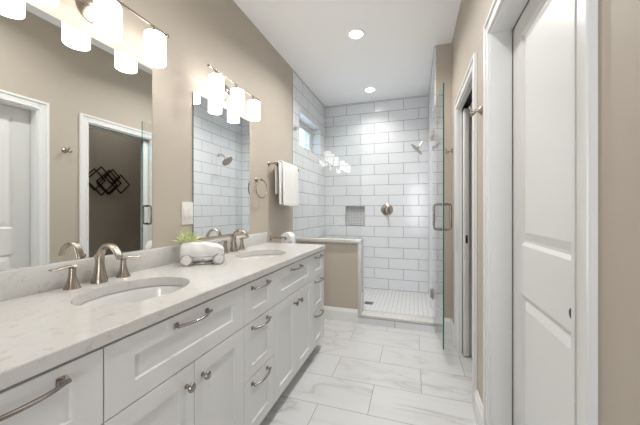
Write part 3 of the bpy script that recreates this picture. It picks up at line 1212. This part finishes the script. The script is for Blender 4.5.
# swinging glass door, standing open
hx, hy = 0.176, 3.075
ex, ey = 0.219, 2.425
ang = math.atan2(ey - hy, ex - hx)
wd = sqrt((ex - hx) ** 2 + (ey - hy) ** 2)
t = thing('glass_door', 'frameless clear glass shower door standing open with a green edge', 'shower door', (hx, hy, 0), rotz=ang)
Z0, Z1 = 0.112, 2.190
bm = bmesh.new()
bx(bm, 0.0, wd - 0.002, -0.005, 0.005, Z0, Z1)
obj('pane', bm, 'glass', t)
bm = bmesh.new()
bx(bm, wd - 0.002, wd, -0.005, 0.005, Z0, Z1)
o = obj('polished_edge', bm, 'glass_edge', t)
o['label'] = 'green polished glass edge'
for z in (0.366, 1.940):
    bm = bmesh.new()
    bx(bm, -0.012, 0.050, -0.011, 0.011, z - 0.045, z + 0.045, bev=0.003)
    bx(bm, -0.016, -0.004, -0.02, 0.02, z - 0.045, z + 0.045, bev=0.003)
    obj('hinge', bm, 'nickel', t)
bm = bmesh.new()
hyh = wd - 0.06
for s in (-1, 1):
    dd = 0.062 * s
    pts = smooth_pts([(hyh, 0.005 * s, 1.245), (hyh, dd * 0.75, 1.245), (hyh, dd, 1.225), (hyh, dd, 1.145), (hyh, dd, 1.065), (hyh, dd * 0.75, 1.045), (hyh, 0.005 * s, 1.045)], 5)
    tube(bm, pts, 0.0095, n=12)
    for z in (1.245, 1.045):
        lathe(bm, [(0.013, 0.005), (0.013, 0.009)], (hyh, 0, z), (0, s, 0), n=16)
obj('pull_handle', bm, 'pull', t)

# ------------------------------------------------------------------ towels in a wire basket and the little plant
BC = Vector((-1.160, 1.375, ZC))
BA = math.atan2(0.60, 0.80)
t = thing('wire_basket', 'nickel wire basket with scrolled ends holding white towels on the worktop', 'basket', BC, rotz=BA)


def oval(rx, ry, z, n=40):
    return [(rx * cos(2 * pi * i / n), ry * sin(2 * pi * i / n), z) for i in range(n)]


bm = bmesh.new()
tube(bm, oval(0.112, 0.070, 0.010), 0.0038, n=8, closed=True)
tube(bm, oval(0.095, 0.055, 0.0035), 0.0035, n=8, closed=True)
tube(bm, oval(0.122, 0.080, 0.046), 0.0030, n=8, closed=True)
for k in range(5):
    x = -0.07 + k * 0.035
    yy = 0.055 * sqrt(max(0, 1 - (x / 0.095) ** 2))
    tube(bm, [(x, -yy, 0.0035), (x, yy, 0.0035)], 0.0025, n=6)
for k in range(10):
    a = 2 * pi * (k + 0.5) / 10
    tube(bm, smooth_pts([(0.095 * cos(a), 0.055 * sin(a), 0.0035), (0.113 * cos(a), 0.071 * sin(a), 0.012), (0.122 * cos(a), 0.080 * sin(a), 0.046)], 4), 0.0022, n=6)
obj('wire_frame', bm, 'chrome', t)
for sx in (-1, 1):
    bm = bmesh.new()
    c0 = Vector((sx * 0.084, -0.080, 0.032))
    pts = []
    for k in range(44):
        a = k / 43 * 2 * pi * 1.25
        r = 0.029 - 0.010 * max(0, (k - 34) / 10)
        pts.append(c0 + Vector((r * cos(a) * -sx, -0.004 - 0.00006 * k, r * sin(a))))
    tube(bm, pts, 0.0030, n=8)
    obj('scroll', bm, 'chrome', t)

# folded towel in the basket (soft thick block with visible layers)
ft = thing('folded_towel', 'thick folded white towel heaped in the wire basket', 'towel', BC + Vector((0, 0, 0.006)), rotz=BA)
bm = bmesh.new()
nU, nV = 40, 28
prev = None
rows = []
for i in range(nU + 1):
    u = -1 + 2 * i / nU
    row = []
    for j in range(nV):
        a = 2 * pi * j / nV
        ex_ = 0.55
        cx = abs(cos(a)) ** ex_ * (1 if cos(a) >= 0 else -1)
        cz = abs(sin(a)) ** ex_ * (1 if sin(a) >= 0 else -1)
        endk = (1 - abs(u) ** 5) ** 0.5 if abs(u) < 1 else 0.0
        endk = 0.35 + 0.65 * endk
        hgt = (0.054 - 0.010 * u) * (1 + 0.05 * sin(u * 4 + 1) + 0.02 * sin(u * 11))
        crease = 0.0034 * sin(12 * cz + u * 2.3) * abs(cx) + 0.0025 * sin(u * 9 + cz * 3)
        row.append(bm.verts.new((u * 0.117 - 0.006, (0.064 * cx) * endk + crease, 0.059 - 0.004 * u + hgt * cz * endk)))
    rows.append(row)
for a, b in zip(rows, rows[1:]):
    for j in range(nV):
        bm.faces.new((a[j], a[(j + 1) % nV], b[(j + 1) % nV], b[j]))
bm.faces.new(rows[0][::-1])
bm.faces.new(rows[-1])
obj('towel_body', bm, 'towel', ft, angle=80)


# rolled washcloths held by the scrolls: only their round ends show
def roll_cloth(x, y, z, ln, r, label):
    p = BC + Matrix.Rotation(BA, 3, 'Z') @ Vector((x, y, z))
    bm = bmesh.new()
    N = 60
    turns = 3.2
    g0, g1 = [], []
    # end disc with a spiral groove: rings
    lathe(bm, [(r * 0.12, 0.002), (r * 0.3, 0.0), (r * 0.42, 0.0025), (r * 0.6, 0.0), (r * 0.72, 0.0025), (r * 0.9, 0.0), (r, 0.005), (r, ln - 0.005), (r * 0.85, ln)], (0, 0, 0), (0, 1, 0), n=32)
    o = obj('rolled_washcloth', bm, 'towel', None, angle=80)
    o.location = p
    o.rotation_euler = (0, 0, BA)
    return tag(o, label, 'washcloth', 'rolled washcloths')


roll_cloth(-0.084, -0.090, 0.0325, 0.030, 0.0255, 'round end of a rolled white washcloth in the left scroll of the basket')
roll_cloth(0.084, -0.090, 0.0325, 0.030, 0.0255, 'round end of a rolled white washcloth in the right scroll of the basket')

# succulent in a small pot behind the towel
PC = Vector((-1.256, 1.352, ZC))
t = thing('succulent_plant', 'small pale green spiky succulent in a white pot behind the rolled towels', 'plant', PC)
bm = bmesh.new()
lathe(bm, [(0.024, 0), (0.032, 0.004), (0.037, 0.080), (0.038, 0.100), (0.034, 0.100), (0.033, 0.090)], n=28, cap1=False)
obj('pot', bm, 'pot', t)
bm = bmesh.new()
lathe(bm, [(0.001, 0.091), (0.033, 0.090)], n=24, cap0=False, cap1=False)
obj('soil', bm, 'soil', t)
bm = bmesh.new()
rnd = random.Random(11)
for k in range(22):
    a = k * 2.399
    lean = 0.18 + 0.80 * (k / 22)
    ln = rnd.uniform(0.098, 0.125)
    d = Vector((cos(a), sin(a), 0))
    p0 = d * 0.008 + Vector((0, 0, 0.092))
    p1 = p0 + d * ln * 0.45 * lean + Vector((0, 0, ln * 0.45 * (1.15 - lean * 0.5)))
    p2 = p0 + d * ln * 1.0 * lean + Vector((0, 0, ln * (1.10 - lean * 0.72)))
    pp = smooth_pts([p0, p1, p2], 4)
    n_ = len(pp)
    tube(bm, pp, [0.0120 * (1 - (i / (n_ - 1)) ** 1.6) + 0.0006 for i in range(n_)], n=8, squash=[(1.2, 0.5)] * n_)
for v_ in bm.verts:
    if v_.co.x < -0.052:
        v_.co.x = -0.052 + (v_.co.x + 0.052) * 0.15
obj('leaves', bm, 'leaf', t, angle=70)

# ------------------------------------------------------------------ metal wall art in the small room (seen in the mirror)
t = thing('wall_art', 'dark metal wall art of overlapping diamond frames seen in the nearer mirror', 'wall art', (XW, 2.93, 1.60))


def diamond(cy, cz, r, dx, w=0.014):
    bm = bmesh.new()
    pts = [(cy, cz + r), (cy + r, cz), (cy, cz - r), (cy - r, cz)]
    for s_ in range(4):
        a, b = pts[s_], pts[(s_ + 1) % 4]
        va, vb = Vector((0, *a)), Vector((0, *b))
        d = (vb - va).normalized()
        nn = Vector((0, -d.z, d.y))
        vs = []
        for q in (va - d * w * 0.5, vb + d * w * 0.5):
            for sn in (-1, 1):
                for x in (-dx, -dx - 0.008):
                    vs.append(bm.verts.new(q + nn * sn * w * 0.5 + Vector((x, 0, 0))))
        for f_ in ((0, 1, 3, 2), (4, 6, 7, 5), (0, 4, 5, 1), (2, 3, 7, 6), (0, 2, 6, 4), (1, 5, 7, 3)):
            bm.faces.new([vs[i] for i in f_])
    return bm


for cy, cz, r, dx in ((-0.175, -0.01, 0.190, 0.020), (-0.06, -0.015, 0.165, 0.010), (0.09, -0.03, 0.130, 0.028), (-0.27, 0.0, 0.14, 0.030), (-0.10, -0.05, 0.13, 0.034), (-0.02, 0.06, 0.105, 0.016)):
    obj('diamond_frame', diamond(cy, cz, r, dx), 'art', t)
for yy in (-0.17, 0.09):
    bm = bmesh.new()
    tube(bm, [(0, yy, -0.14), (-0.03, yy, -0.14)], 0.004, n=8)
    obj('standoff', bm, 'art', t)


# ------------------------------------------------------------------ empties moved to the base of their things
def rebase(t, loc):
    loc = Vector(loc)
    d = loc - t.location
    t.location = loc
    for ch in t.children:
        ch.location = ch.location - d


for t in [o for o in C.objects if o.type == 'EMPTY' and o.parent is None]:
    n_ = t.name.split('.')[0]
    if n_ in ('drawer_cabinet', 'sink_cabinet', 'countertop', 'undermount_sink', 'glass_panel'):
        pts_ = [v_.co + ch.location for ch in t.children for v_ in ch.data.vertices]
        lo = [min(p[i] for p in pts_) for i in range(3)]
        hi = [max(p[i] for p in pts_) for i in range(3)]
        rebase(t, t.location + Vector(((lo[0] + hi[0]) / 2, (lo[1] + hi[1]) / 2, lo[2])))
